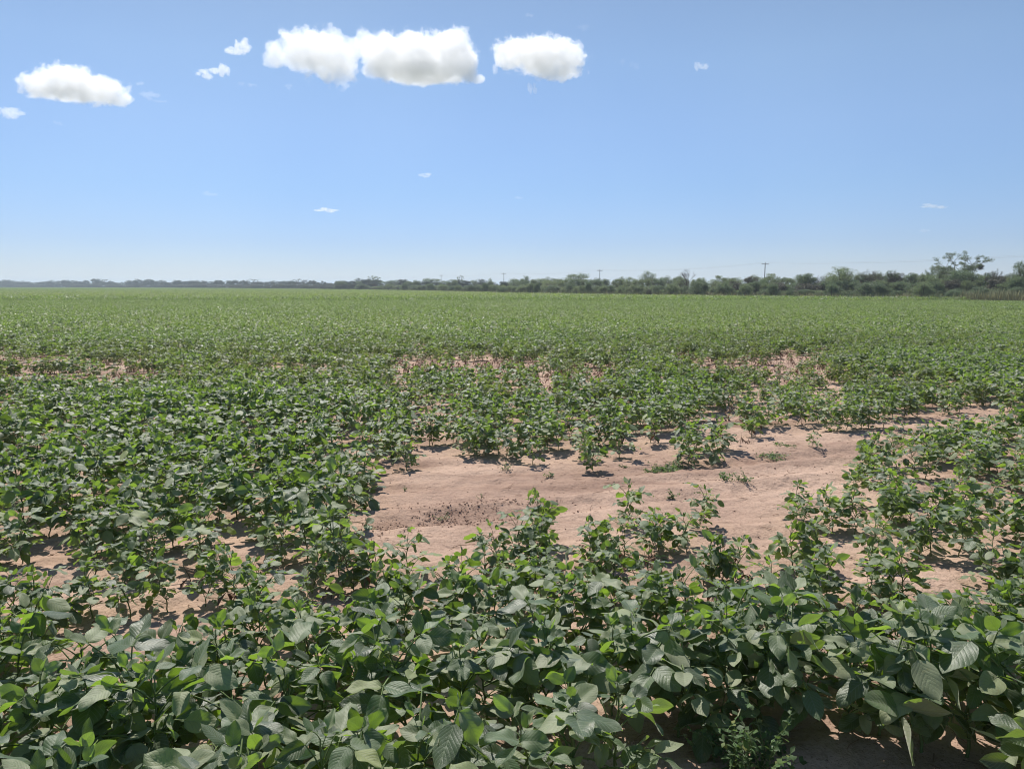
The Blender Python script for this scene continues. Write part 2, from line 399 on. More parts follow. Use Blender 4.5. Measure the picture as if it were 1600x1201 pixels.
# plant templates: height about 0.5 m
TEMPL = []
def make_template(r):
    H = r.uniform(.29, .35); n = r.randint(9, 12)
    pts = []; x = y = 0
    for k in range(n+2):
        z = H*k/(n+1); pts.append((x, y, z)); x += r.gauss(0, .006); y += r.gauss(0, .006)
    leaves = []; az = r.uniform(0, 2*PI)
    for k in range(2, n+2):
        f = k/(n+1); az += PI + r.gauss(0, .55)
        if f > .88: v = 16 + r.randrange(4); s = r.uniform(.042, .058)
        else:
            v = r.randrange(16); s = (.064 + .030*math.sin(PI*min(1, f*1.05)))*r.uniform(.85, 1.15)
        leaves.append((v, pts[k], az, s))
        if f < .85 and r.random() < .97: leaves.append((r.randrange(16), pts[k], az + r.gauss(1.6, .5), s*r.uniform(.6, .85)))
    # short side branches low down
    for b in range(r.randint(1, 3)):
        k = r.randint(1, 3); a2 = r.uniform(0, 2*PI)
        leaves.append((r.randrange(16), pts[k], a2, r.uniform(.05, .07)))
        leaves.append((r.randrange(16), pts[k+2], a2+.8, r.uniform(.055, .075)))
    return H, pts, leaves
tr_ = random.Random(8)
for i in range(12): TEMPL.append(make_template(tr_))
def stem_mb(i, sides=6):
    H, pts, leaves = TEMPL[i]; m_ = MB()
    P = np.array(pts); P[0, 2] = -.03
    m_.add(*tube(P, np.linspace(.0042, .0016, len(P)), sides), mi=0); return m_
STEM_MESH = [stem_mb(i).mesh('stem', [M_STEM]) for i in range(12)]
def plant_mb(i, nu, nv, stem=True, keep=1.0, big=1.0):
    H, pts, leaves = TEMPL[i]; m_ = MB(); rr = random.Random(i)
    if stem:
        s_ = stem_mb(i, 4)
        for k in range(len(s_.m)): s_.m[k][:] = 1
        m_.merge(s_)
    for (v, p, az, s) in leaves:
        if rr.random() > keep: continue
        M = Matrix.Translation(p) @ Matrix.Rotation(az, 4, 'Z') @ Matrix.Scale(s*big, 4)
        m_.merge(full_leaf_mb(v, nu, nv, stem), M, tint=rr.uniform(0, .2))
    return m_

# ---------------------------------------------------------------- where plants stand
BARE = [(566,790),(572,748),(640,732),(740,724),(860,718),(1000,714),(1130,708),(1190,692),(1330,676),(1450,655),(1560,646),(1660,650),(1660,668),(1560,678),
        (1440,696),(1350,712),(1325,765),(1290,815),(1235,838),(1240,868),(1170,872),(1090,868),(1050,858),(970,850),
        (860,862),(800,880),(740,905),(690,925),(640,905),(590,880)]
BARE_FRONT = [(1000,1400),(1010,1230),(1100,1180),(1240,1165),(1420,1205),(1560,1260),(1720,1330),(1720,1700),(1000,1700)]
GAPS = [[(0,925),(0,885),(60,868),(150,880),(90,930)], [(330,880),(350,835),(400,830),(410,900),(370,920)], [(515,900),(540,860),(600,870),(580,915)],
        [(495,735),(505,700),(545,690),(600,690),(580,735)], [(640,690),(660,665),(720,672),(700,700)], [(1130,885),(1180,870),(1230,890),(1180,905)],
        [(200,1010),(240,985),(270,1000),(240,1050)], [(150,860),(170,842),(230,842),(220,862)],
        [(680,915),(760,890),(780,930),(700,955)], [(30,850),(0,835),(0,790),(50,800)]]
SPARSE = [((-40,280),(562,614),.75), ((590,840),(564,600),.85), ((1040,1310),(553,600),.50), ((880,1000),(570,600),.45), ((810,900),(588,640),.35), ((330,560),(566,600),.5), ((1150,1350),(600,650),.3)]
def inpoly(px, py, poly):
    c = np.zeros(px.shape, bool); n = len(poly)
    for i in range(n):
        x1, y1 = poly[i]; x2, y2 = poly[(i+1) % n]
        with np.errstate(divide='ignore', invalid='ignore'):
            k = ((y1 > py) != (y2 > py)) & (px < (x2-x1)*(py-y1)/((y2-y1) + 1e-9) + x1)
        c ^= k
    return c
EDGE_X = [-900, -300, 0, 200, 400, 600, 800, 1000, 1200, 1400, 1600, 2000, 2600]
EDGE_Y = [800, 700, 600, 480, 343, 200, 118, 94, 84, 76, 68, 56, 45]
def edge(px): return np.interp(px, EDGE_X, EDGE_Y)
def field_maps(X, Y):
    """keep probability, size factor, yellowness of plants at ground points"""
    px, py = vproject(X, Y)
    n1 = fbm(X*.9 + 3, Y*.9, 3); n2 = fbm(X*.22 + 31, Y*.16 + 7, 3)
    a_, b_ = rowcoord(X, Y)
    keep = np.ones_like(X); size = np.ones_like(X)
    size = np.interp(py, [560, 600, 700, 780, 860, 940, 1010, 1090, 1200], [.96, .94, .92, .76, .76, .80, .92, 1.06, 1.36])
    lush = (px < 580) & (py > 655) & (py < 900); size = np.where(lush, np.where(py > 850, .90, 1.08), size)
    rt = (px > 1350) & (py > 690) & (py < 960); size = np.where(rt, .84, size)
    size = size*(.84 + .34*n1)
    # thin stand round the bare ground and in the middle distance
    mid = (py < 760) & (py > 600) & (px > 480); keep = np.where(mid, keep*(.62 + .5*(n2 > .45)), keep)
    belt = (py > 780) & (py < 960) & (px > 560); keep = np.where(belt, keep*.95, keep)
    belt2 = (py > 850) & (py < 1030) & (px <= 560); keep = np.where(belt2, keep*.84, keep)
    keep = np.where((fbm(X*1.3 + 50, Y*1.3, 3) < np.where(py < 640, .36, np.where(py > 850, .37, .40))) & (py < 1060), keep*.22, keep); keep = np.where((py > 1060) & (px > 900), 1.0, keep); keep = np.where(rt, np.maximum(keep*.8, .58), keep); keep = np.where((px > 1260) & (px < 1620) & (py > 835) & (py < 960), .85, keep)
    for (xa, xb), (ya, yb), s in SPARSE:
        e = np.clip(np.minimum(px-xa + 20, xb-px + 20)/60, 0, 1)*np.clip(np.minimum(py-ya, yb-py)/9 + .4, 0, 1)*np.clip((fbm(X*.8, Y*.8 + 9, 3) - .30)*5, 0, 1)
        keep = keep*(1 - np.clip(e*s*1.45, 0, .97)); size = size*(1 - .38*e)
    dist_far = (Y > 15) & (Y < 24); size = np.where(dist_far, size*.9, size)
    for g in GAPS: keep = np.where(inpoly(px + 14*(fbm(X*5, Y*5) - .5), py + 10*(fbm(X*5+9, Y*5) - .5), g), 0, keep)
    jx = 46*(fbm(X*2.3 + 5, Y*2.3, 3) - .5); jy = 16*(fbm(X*2.3, Y*2.3 + 40, 3) - .5)
    b = inpoly(px + jx, py + jy, BARE); keep = np.where(b, 0, keep)
    keep = np.where(inpoly(px + jx, py, BARE_FRONT), 0, keep)
    return keep, size, px, py

def row_points(y0, y1, spacing, step, seed, half=.80, rows=False):
    r = np.random.RandomState(seed); out = []; ids = []
    bmax = y1*1.6 + 10
    for k in range(int(-bmax/spacing), int(bmax/spacing)):
        b = k*spacing
        a = np.arange(-y1*1.6, y1*1.6, step); a = a + r.normal(0, step*.3, len(a)); bb = b + r.normal(0, .035*spacing/.5, len(a))
        X = a*RC - bb*RS_; Y = a*RS_ + bb*RC
        m = (Y > y0) & (Y <= y1) & (np.abs(X) < half*Y + 1.2)
        if m.any(): out.append(np.stack([X[m], Y[m]], 1)); ids.append(np.full(int(m.sum()), k))
    return (np.concatenate(out), np.concatenate(ids)) if rows else np.concatenate(out)
P1, R1 = row_points(1.55, 24, .50, .140, 3, rows=True)
k1, s1, px1, py1 = field_maps(P1[:, 0], P1[:, 1])
rs = np.random.RandomState(4)
sel = rs.rand(len(P1)) < k1
P1 = P1[sel]; s1 = s1[sel]; R1 = R1[sel]
# plants at the edges of the bare ground that one can point at
LONE = [(925,733,.78,'small soybean plant standing alone above the middle of the bare sand'),
        (568,742,1.05,'tall soybean plant at the upper left corner of the bare sand'),
        (1092,826,.80,'soybean plant standing alone low in the right part of the bare sand'),
        (990,822,.82,'soybean plant at the lower edge of the bare sand, left of the lone one'),
        (845,850,.92,'soybean plant poking up into the bare sand beside the strip of clods'),
        (810,880,.85,'bushy soybean plant just below the strip of brown clods'),
        (1355,748,.82,'soybean plant at the right rim of the bare sand beside the lush stand'),
        (1242,815,.74,'yellow-green soybean plant on the lower right rim of the bare sand'),
        (1300,830,.80,'soybean plant below the yellow-green one at the right rim of the sand'),
        (1475,712,.72,'soybean plant alone in the narrow sandy strip on the far right'),
        (1270,700,.42,'stunted pale seedling on the sand near the upper right rim'),
        (1120,720,.85,'broad soybean plant at the upper rim of the bare sand, right half'),
        (790,716,.85,'soybean plant in the clump at the upper rim of the bare sand'),
        (745,715,.80,'soybean plant at the left end of the upper-rim clump'),
        (530,900,1.0,'bushy soybean plant with a thick stem left of the bare sand'),
        (640,905,.80,'soybean plant between sandy gaps below the lower left rim'),
        (1075,722,.80,'soybean plant at the upper rim with its stem in the open sand'),
        (1240,890,.8,'small soybean plant below the right lower rim of the bare sand')]
LONE_FRONT = [(1060,1150,1.25),(1125,1128,1.3),(1185,1120,1.25),(1250,1122,1.4),(1315,1140,1.35),(1372,1150,1.45),(1440,1170,1.5),(1510,1180,1.45),(1575,1200,1.5),(1650,1215,1.4)]
FO = ['leftmost', 'second from the left', 'third from the left', 'fourth from the left', 'fifth from the left', 'fifth from the right', 'fourth from the right', 'third from the right', 'second from the right', 'rightmost']
NB = len(LONE)
LONE += [(a, b, s_/1.08, 'large soybean plant overhanging the dark lane at lower right, ' + FO[k]) for k, (a, b, s_) in enumerate(LONE_FRONT)]
lone_xy = [G(a, b) for a, b, *_ in LONE]
near_lone = np.zeros(len(P1), bool)
for (x, y) in lone_xy: near_lone |= np.hypot(P1[:, 0]-x, P1[:, 1]-y) < .13
P1 = P1[~near_lone]; s1 = s1[~near_lone]; R1 = R1[~near_lone]
# which ones show largest
X, Y = P1[:, 0], P1[:, 1]
d = np.hypot(X, Y); pxt, pyt = vproject(X, Y, .45*s1); pxb, pyb = vproject(X, Y, 0*s1)
vis = (pxt > -90) & (pxt < 1690) & (pyt < 1240)
score = np.where(vis, s1/d, 0)
order = np.argsort(-score)
N_IND = 300 - len(LONE)
ind = order[:N_IND]; rest = np.ones(len(P1), bool); rest[ind] = False

def build_plant(x, y, size, t, rz, label, group, detail, rnd):
    root = bpy.data.objects.new('soybean_plant', None); COL.objects.link(root)
    root.location = (x, y, gh(x, y) - .004); root.rotation_euler = (rnd.gauss(0, .07), rnd.gauss(0, .07), rz); root.scale = (size,)*3
    root.empty_display_size = .1
    tag(root, label, 'soybean plant', group)
    H, pts, leaves = TEMPL[t]
    st = bpy.data.objects.new('stem', STEM_MESH[t]); COL.objects.link(st); st.parent = root
    for (v, p, az, s) in leaves:
        M = Matrix.Translation(p) @ Matrix.Rotation(az + rnd.gauss(0, .3), 4, 'Z') @ Matrix.Rotation(rnd.gauss(0, .14), 4, 'Y') @ Matrix.Rotation(rnd.gauss(0, .14), 4, 'X') @ Matrix.Scale(s*rnd.uniform(.72, 1.2), 4)
        lf = bpy.data.objects.new('leaf', PETIOLE_MESH[v] if detail else LEAF_MESH[v]); COL.objects.link(lf); lf.parent = root; lf.matrix_local = M
        if detail:
            for (k, ML, tt, *_r) in LEAF_V[v][1]:
                ll = bpy.data.objects.new('leaflet', LEAFLET_MESH[k]); COL.objects.link(ll); ll.parent = lf; ll.matrix_local = ML
rnd = random.Random(99)
ORD = ['leftmost'] + [w + ' from the left' for w in 'second third fourth fifth sixth seventh eighth ninth tenth eleventh twelfth thirteenth fourteenth fifteenth sixteenth seventeenth eighteenth nineteenth twentieth'.split()]
for t_ in ('twenty', 'thirty', 'forty', 'fifty', 'sixty', 'seventy'):
    ORD += [t_ + '-' + w + ' from the left' for w in 'first second third fourth fifth sixth seventh eighth ninth tenth'.split()]
RORD = ['nearest', 'second', 'third', 'fourth', 'fifth', 'sixth', 'seventh', 'eighth', 'ninth', 'tenth', 'eleventh', 'twelfth', 'thirteenth', 'fourteenth', 'fifteenth', 'sixteenth', 'seventeenth', 'eighteenth', 'nineteenth', 'twentieth', 'twenty-first', 'twenty-second', 'twenty-third', 'twenty-fourth', 'twenty-fifth']
rows_in = sorted(set(R1[ind])); rank = {i: n for n, i in enumerate(ind)}
for rn, rk in enumerate(rows_in):
    mem = sorted([i for i in ind if R1[i] == rk], key=lambda i: P1[i][0]/P1[i][1])
    for n_, i in enumerate(mem):
        x, y = P1[i]; sz = 'broad-leaved' if s1[i] > 1.08 else 'leafy' if s1[i] > .85 else 'small-leaved'
        where = 'in the %s crop row from the camera' % RORD[min(rn, 24)] if rn else 'in the crop row nearest the camera'
        build_plant(x, y, s1[i], rnd.randrange(12), rnd.uniform(0, 2*PI), sz + ' soybean plant, ' + ORD[n_] + ' ' + where, 'soybean plants ' + where, rank[i] < 90, rnd)
for k, ((x, y), (a, b, s, lb)) in enumerate(zip(lone_xy, LONE)):
    build_plant(x, y, s*1.08, rnd.randrange(12), rnd.uniform(0, 2*PI), lb, 'soybean plants around the bare sand' if k < NB else 'soybean plants overhanging the dark lane', k >= NB, rnd)

# ---------------------------------------------------------------- the rest of the crop: one object, instanced
def instancer(name, pts, rot, scl, idx, meshes, label=None, cat=None):
    col = bpy.data.collections.new(name + '_sources')
    for k, me in enumerate(meshes):
        o = bpy.data.objects.new('%s_source.%03d' % (name, k), me); col.objects.link(o)
    me = bpy.data.meshes.new(name); me.vertices.add(len(pts)); me.vertices.foreach_set('co', np.asarray(pts, float).ravel())
    a = me.attributes.new('rot', 'FLOAT_VECTOR', 'POINT'); a.data.foreach_set('vector', np.asarray(rot, np.float32).ravel())
    a = me.attributes.new('scl', 'FLOAT_VECTOR', 'POINT'); a.data.foreach_set('vector', np.asarray(scl, np.float32).ravel())
    a = me.attributes.new('idx', 'INT', 'POINT'); a.data.foreach_set('value', np.asarray(idx, np.int32))
    o = link(name, me)
    ng = bpy.data.node_groups.new(name, 'GeometryNodeTree')
    ng.interface.new_socket('Geometry', in_out='INPUT', socket_type='NodeSocketGeometry')
    ng.interface.new_socket('Geometry', in_out='OUTPUT', socket_type='NodeSocketGeometry')
    N, L = ng.nodes, ng.links
    gi, go = N.new('NodeGroupInput'), N.new('NodeGroupOutput')
    ci = N.new('GeometryNodeCollectionInfo'); ci.inputs['Collection'].default_value = col
    ci.inputs['Separate Children'].default_value = True; ci.inputs['Reset Children'].default_value = True
    ip = N.new('GeometryNodeInstanceOnPoints'); ip.inputs['Pick Instance'].default_value = True
    def na(n, t):
        q = N.new('GeometryNodeInputNamedAttribute'); q.data_type = t; q.inputs['Name'].default_value = n
        return [s for s in q.outputs if s.enabled and s.name == 'Attribute'][0]
    e = N.new('FunctionNodeEulerToRotation'); L.new(na('rot', 'FLOAT_VECTOR'), e.inputs[0])
    L.new(gi.outputs[0], ip.inputs['Points']); L.new(ci.outputs[0], ip.inputs['Instance'])
    L.new(na('idx', 'INT'), ip.inputs['Instance Index']); L.new(e.outputs[0], ip.inputs['Rotation']); L.new(na('scl', 'FLOAT_VECTOR'), ip.inputs['Scale'])
    L.new(ip.outputs[0], go.inputs[0])
    md = o.modifiers.new('scatter', 'NODES'); md.node_group = ng
    return tag(o, label, cat, kind='stuff')

src = [plant_mb(i, 5, 4).mesh('soybean_near', [M_LEAF, M_STEM]) for i in range(12)]
src += [plant_mb(i, 3, 2, False, .8, 1.12).mesh('soybean_mid', [M_LEAF, M_STEM]) for i in range(8)]
src += [plant_mb(i, 5, 4).mesh('soybean_thin', [M_LEAFY, M_STEM]) for i in range(4)]
def patch_mb(seed, size=3.0, n=420):
    r = random.Random(seed); m_ = MB()
    for _ in range(n):
        V, f, UV = leaflet_lod(r.randrange(12), 2, 2)
        z = .44 + .13*fbm(np.array([r.random()*9]), np.array([r.random()*9]), 1)[0]*2 - .30*r.random()**2
        M = Matrix.Translation((r.uniform(-size/2, size/2), r.uniform(-size/2, size/2), z)) @ Euler((r.gauss(0, .75), r.gauss(.15, .65), r.uniform(0, 2*PI))).to_matrix().to_4x4() @ Matrix.Scale(r.uniform(.10, .16), 4)
        V = V @ np.array(M)[:3, :3].T + np.array(M)[:3, 3]
        m_.add(V, f, UV, tint=r.random())
    return m_
src += [patch_mb(70+i).mesh('soybean_canopy', [M_LEAF]) for i in range(4)]
pts, rot, scl, idx = [], [], [], []
PR = P1[rest]; SR = s1[rest]; n = len(PR)
pts.append(np.stack([PR[:, 0], PR[:, 1], ground_h(PR[:, 0], PR[:, 1]) - .004], 1))
rot.append(np.stack([rs.normal(0, .08, n), rs.normal(0, .08, n), rs.rand(n)*2*PI], 1)); scl.append(np.repeat(SR[:, None], 3, 1)); 
i0 = rs.randint(0, 12, n); ppx, ppy = vproject(PR[:, 0], PR[:, 1]); pale = (fbm(PR[:, 0]*.35 + 4, PR[:, 1]*.25, 3) > .52)*.5*(ppy < 640)
for (xa, xb), (ya, yb), s_ in SPARSE[:6]: pale = np.maximum(pale, ((ppx > xa-60) & (ppx < xb+60) & (ppy > ya-14) & (ppy < yb+8))*.65)
i0 = np.where(rs.rand(n) < pale, rs.randint(20, 24, n), i0); idx.append(i0)
# middle distance
P2 = row_points(24, 82, .52, .27, 6); pp, qq = vproject(P2[:, 0], P2[:, 1]); P2 = P2[P2[:, 1] < edge(pp) - .3]; n = len(P2)
s2 = .95*(.84 + .34*fbm(P2[:, 0]*.3, P2[:, 1]*.3, 3))
thin = fbm(P2[:, 0]*.12 + 9, P2[:, 1]*.10, 3); s2 = s2*np.where(thin < .36, .85, 1)
pts.append(np.stack([P2[:, 0], P2[:, 1], np.zeros(n)], 1)); rot.append(np.stack([rs.normal(0, .1, n), rs.normal(0, .1, n), rs.rand(n)*2*PI], 1))
scl.append(np.repeat(s2[:, None], 3, 1)); idx.append(rs.randint(12, 20, n)); 
# far canopy
q = []
for gy_ in np.arange(71, 720, 2.85):
    xs = np.arange(-.85*gy_ - 5, .85*gy_ + 5, 2.85); q.append(np.stack([xs, np.full(len(xs), gy_)], 1))
P3 = np.concatenate(q); pp = 800 + F*P3[:, 0]/P3[:, 1]; P3 = P3[P3[:, 1] < edge(pp) - 1.5]; n = len(P3)
pts.append(np.stack([P3[:, 0], P3[:, 1], rs.normal(0, .015, n)], 1)); rot.append(np.stack([np.zeros(n), np.zeros(n), rs.randint(0, 4, n)*PI/2], 1))
sz = .97 + .2*(fbm(P3[:, 0]*.03, P3[:, 1]*.03, 3) - .5); scl.append(np.stack([np.ones(n), np.ones(n), sz], 1)); idx.append(rs.randint(24, 28, n))
instancer('soybean_crop', np.concatenate(pts), np.concatenate(rot), np.concatenate(scl), np.concatenate(idx), src,
          'green soybean crop filling the field out to the trees', 'crop')

# ---------------------------------------------------------------- bare-soil debris: clods, dead stalks
def lump(r, s):
    t = (1+5**.5)/2
    V = np.array([(-1,t,0),(1,t,0),(-1,-t,0),(1,-t,0),(0,-1,t),(0,1,t),(0,-1,-t),(0,1,-t),(t,0,-1),(t,0,1),(-t,0,-1),(-t,0,1)])/1.9
    V = V*(1 + np.array([r.gauss(0, .2) for _ in range(12)])[:, None])*np.array([r.uniform(.6, 1.4), r.uniform(.6, 1.3), r.uniform(.4, .8)])*s
    f = np.array([(0,11,5),(0,5,1),(0,1,7),(0,7,10),(0,10,11),(1,5,9),(5,11,4),(11,10,2),(10,7,6),(7,1,8),(3,9,4),(3,4,2),(3,2,6),(3,6,8),(3,8,9),(4,9,5),(2,4,11),(6,2,10),(8,6,7),(9,8,1)])
    a = r.uniform(0, 6.3); c, s_ = math.cos(a), math.sin(a)
    return V @ np.array([[c, s_, 0], [-s_, c, 0], [0, 0, 1]]), f
r = random.Random(3); mb = MB(); cnt = 0
while cnt < 1500:
    x, y = r.uniform(-1.6, 1.4), r.uniform(4.3, 6.6); z = float(clod_zone(np.array([x]), np.array([y]))[0])
    if r.random() > z**1.5*1.3 or r.random() > (fbm(np.array([x*4]), np.array([y*7]), 3)[0] - .36)*6: continue
    V, f = lump(r, (.0014 + .007*r.random()**3)); mb.add(V + np.array([x, y, gh(x, y) + .008]), f, tint=r.random()); cnt += 1
for _ in range(4500):
    x, y = r.uniform(-4, 6), r.uniform(1.7, 10); V, f = lump(r, .0016 + .009*r.random()**5); mb.add(V + np.array([x, y, gh(x, y) + .002]), f, tint=r.random())
tag(link('soil_clods', mb.mesh('soil_clods', [M_CLOD], False)), 'small brown soil clods strewn over the bare sand', 'clods', kind='stuff')
mb = MB()
for _ in range(2600):
    y = r.uniform(1.8, 20); x = r.uniform(-.7*y, .75*y)
    a = r.gauss(ROW_A, .9); l = r.uniform(.02, .10)*(2.2 if r.random() < .05 else 1); z = gh(x, y) + .006
    m_ = np.array([x, y, z]); dd = np.array([math.cos(a), math.sin(a), r.gauss(0, .08)])*l
    mb.add(*tube([m_-dd/2, m_ + np.array([r.gauss(0, .006), r.gauss(0, .006), .003]), m_+dd/2], r.uniform(.0008, .0022), 3), tint=r.random())
tag(link('dry_stalk_litter', mb.mesh('dry_stalk_litter', [M_DRY])), 'dry broken stalks lying scattered on the sandy soil', 'plant litter', kind='stuff')
# dead upright seedlings in the thin patches
mb = MB()
for (xa, xb), (ya, yb), s in SPARSE[:5] + [((560, 1300), (640, 700), .25), ((300, 1300), (880, 960), .12)]:
    for _ in range(int((800 if xa == 1040 else 330)*s)):
        qx, qy = r.uniform(xa, xb), r.uniform(ya, yb)
        if inpoly(np.array([qx]), np.array([qy]), BARE)[0]: continue
        x, y = G(qx, qy); h = r.uniform(.06, .20); z = gh(x, y)
        tx, ty = r.gauss(0, .04), r.gauss(0, .04)
        mb.add(*tube([(x, y, z-.01), (x+tx*.4, y+ty*.4, z+h*.5), (x+tx, y+ty, z+h)], [.003, .0025, .001], 3), tint=r.random())
        for k in range(4):
            hh = h*r.uniform(.35, 1); a = r.uniform(0, 6.28); l = r.uniform(.025, .055); dx, dy = math.cos(a)*l, math.sin(a)*l
            p = np.array([x+tx*hh/h, y+ty*hh/h, z+hh]); sd_ = np.array([-dy, dx, 0])*.3
            mb.add([p, p+np.array([dx, dy, -l*.5])+sd_, p+np.array([dx*1.3, dy*1.3, -l*1.3]), p+np.array([dx, dy, -l*.6])-sd_], [(0, 1, 2, 3)], tint=r.random())
tag(link('withered_seedlings', mb.mesh('withered_seedlings', [M_DRY])), 'withered brown seedlings in the thin sandy patches of the crop', 'dead plants', kind='stuff')

# ---------------------------------------------------------------- weeds on the bare sand
def weed(px, py, rad, h, n, label, upright=.3, leafl=.02, seed=0, name='weed'):
    r = random.Random(seed); x, y = G(px, py)
    root = bpy.data.objects.new(name, None); COL.objects.link(root); root.location = (x, y, gh(x, y))
    tag(root, label, 'weed', 'weeds on the bare sand')
    st, lv = MB(), MB()
    for i in range(n):
        a = r.uniform(0, 6.28); L_ = rad*r.uniform(.4, 1.0); el = r.uniform(.05, upright)*PI/2
        bx, by = r.gauss(0, rad*.22), r.gauss(0, rad*.22)
        P = []; p = np.array([bx, by, .0])
        k = max(4, int(L_/.018)); k = min(k, 12)
        for j in range(k+1):
            P.append(p.copy()); a += r.gauss(0, .18); e2 = el*(1 - .5*j/k) + r.gauss(0, .1)
            p = p + np.array([math.cos(a)*math.cos(e2), math.sin(a)*math.cos(e2), math.sin(e2)*(h/rad)])*L_/k; p[2] = max(p[2], .004)
        st.add(*tube(P, np.linspace(.0018, .0007, len(P)), 3))
        for j in range(1, k+1):
            for sgn in (-1, 1):
                V, f, UV = leaflet_lod(r.randrange(12), 2, 2)
                M = Matrix.Translation(P[j]) @ Euler((r.gauss(0, .5), r.gauss(-.3, .4), a + sgn*r.uniform(.5, 1.5))).to_matrix().to_4x4() @ Matrix.Scale(leafl*r.uniform(.6, 1.3), 4)
                lv.add(V @ np.array(M)[:3, :3].T + np.array(M)[:3, 3], f, UV, tint=r.random())
    link('stem', st.mesh('weed_stem', [M_STEM]), root); link('leaf', lv.mesh('weed_leaf', [M_WEED]), root)['kind'] = 'stuff'
weed(1045, 728, .20, .10, 34, 'low spreading green weed on the sand, largest of the mats', .5, .024, 1)
weed(1022, 733, .11, .07, 18, 'small green weed tuft touching the left side of the largest mat', .5, .02, 2)
weed(1200, 712, .20, .05, 22, 'thin trailing weed on the sand towards the right rim', .3, .02, 3)
weed(1225, 698, .14, .05, 14, 'flat weed above the trailing one near the right rim', .3, .018, 13)
weed(1130, 752, .12, .13, 16, 'upright green weed beside its twin right of the middle of the sand', .9, .022, 4)
weed(1160, 755, .10, .13, 13, 'upright weed just right of its twin on the sand', .9, .02, 5)
weed(790, 735, .06, .10, 9, 'dark small weed below the upper rim of the sand', .9, .016, 6)
weed(861, 743, .07, .08, 9, 'grassy little weed left of the lone plant on the sand', .7, .016, 7)
weed(632, 764, .03, .05, 4, 'tiny sprout on the left part of the bare sand', .9, .012, 8)
weed(692, 808, .06, .08, 8, 'dry weed growing in the strip of brown clods', .9, .014, 9)
weed(752, 777, .03, .09, 3, 'single thin sprout in the middle of the bare sand', 1.0, .01, 10)
weed(975, 728, .05, .05, 7, 'faint small weed right of the lone soybean plant', .5, .014, 11)
weed(1052, 775, .07, .10, 9, 'weed beside the lone low soybean plant on the sand', .9, .018, 12)
weed(1175, 1215, .20, .30, 34, 'tangled fine-leaved weed in the shaded lane at the bottom of the photo', 1.0, .026, 14)
weed(1120, 1190, .13, .24, 14, 'sparse weed left of the tangled one in the shaded lane', 1.0, .022, 15)

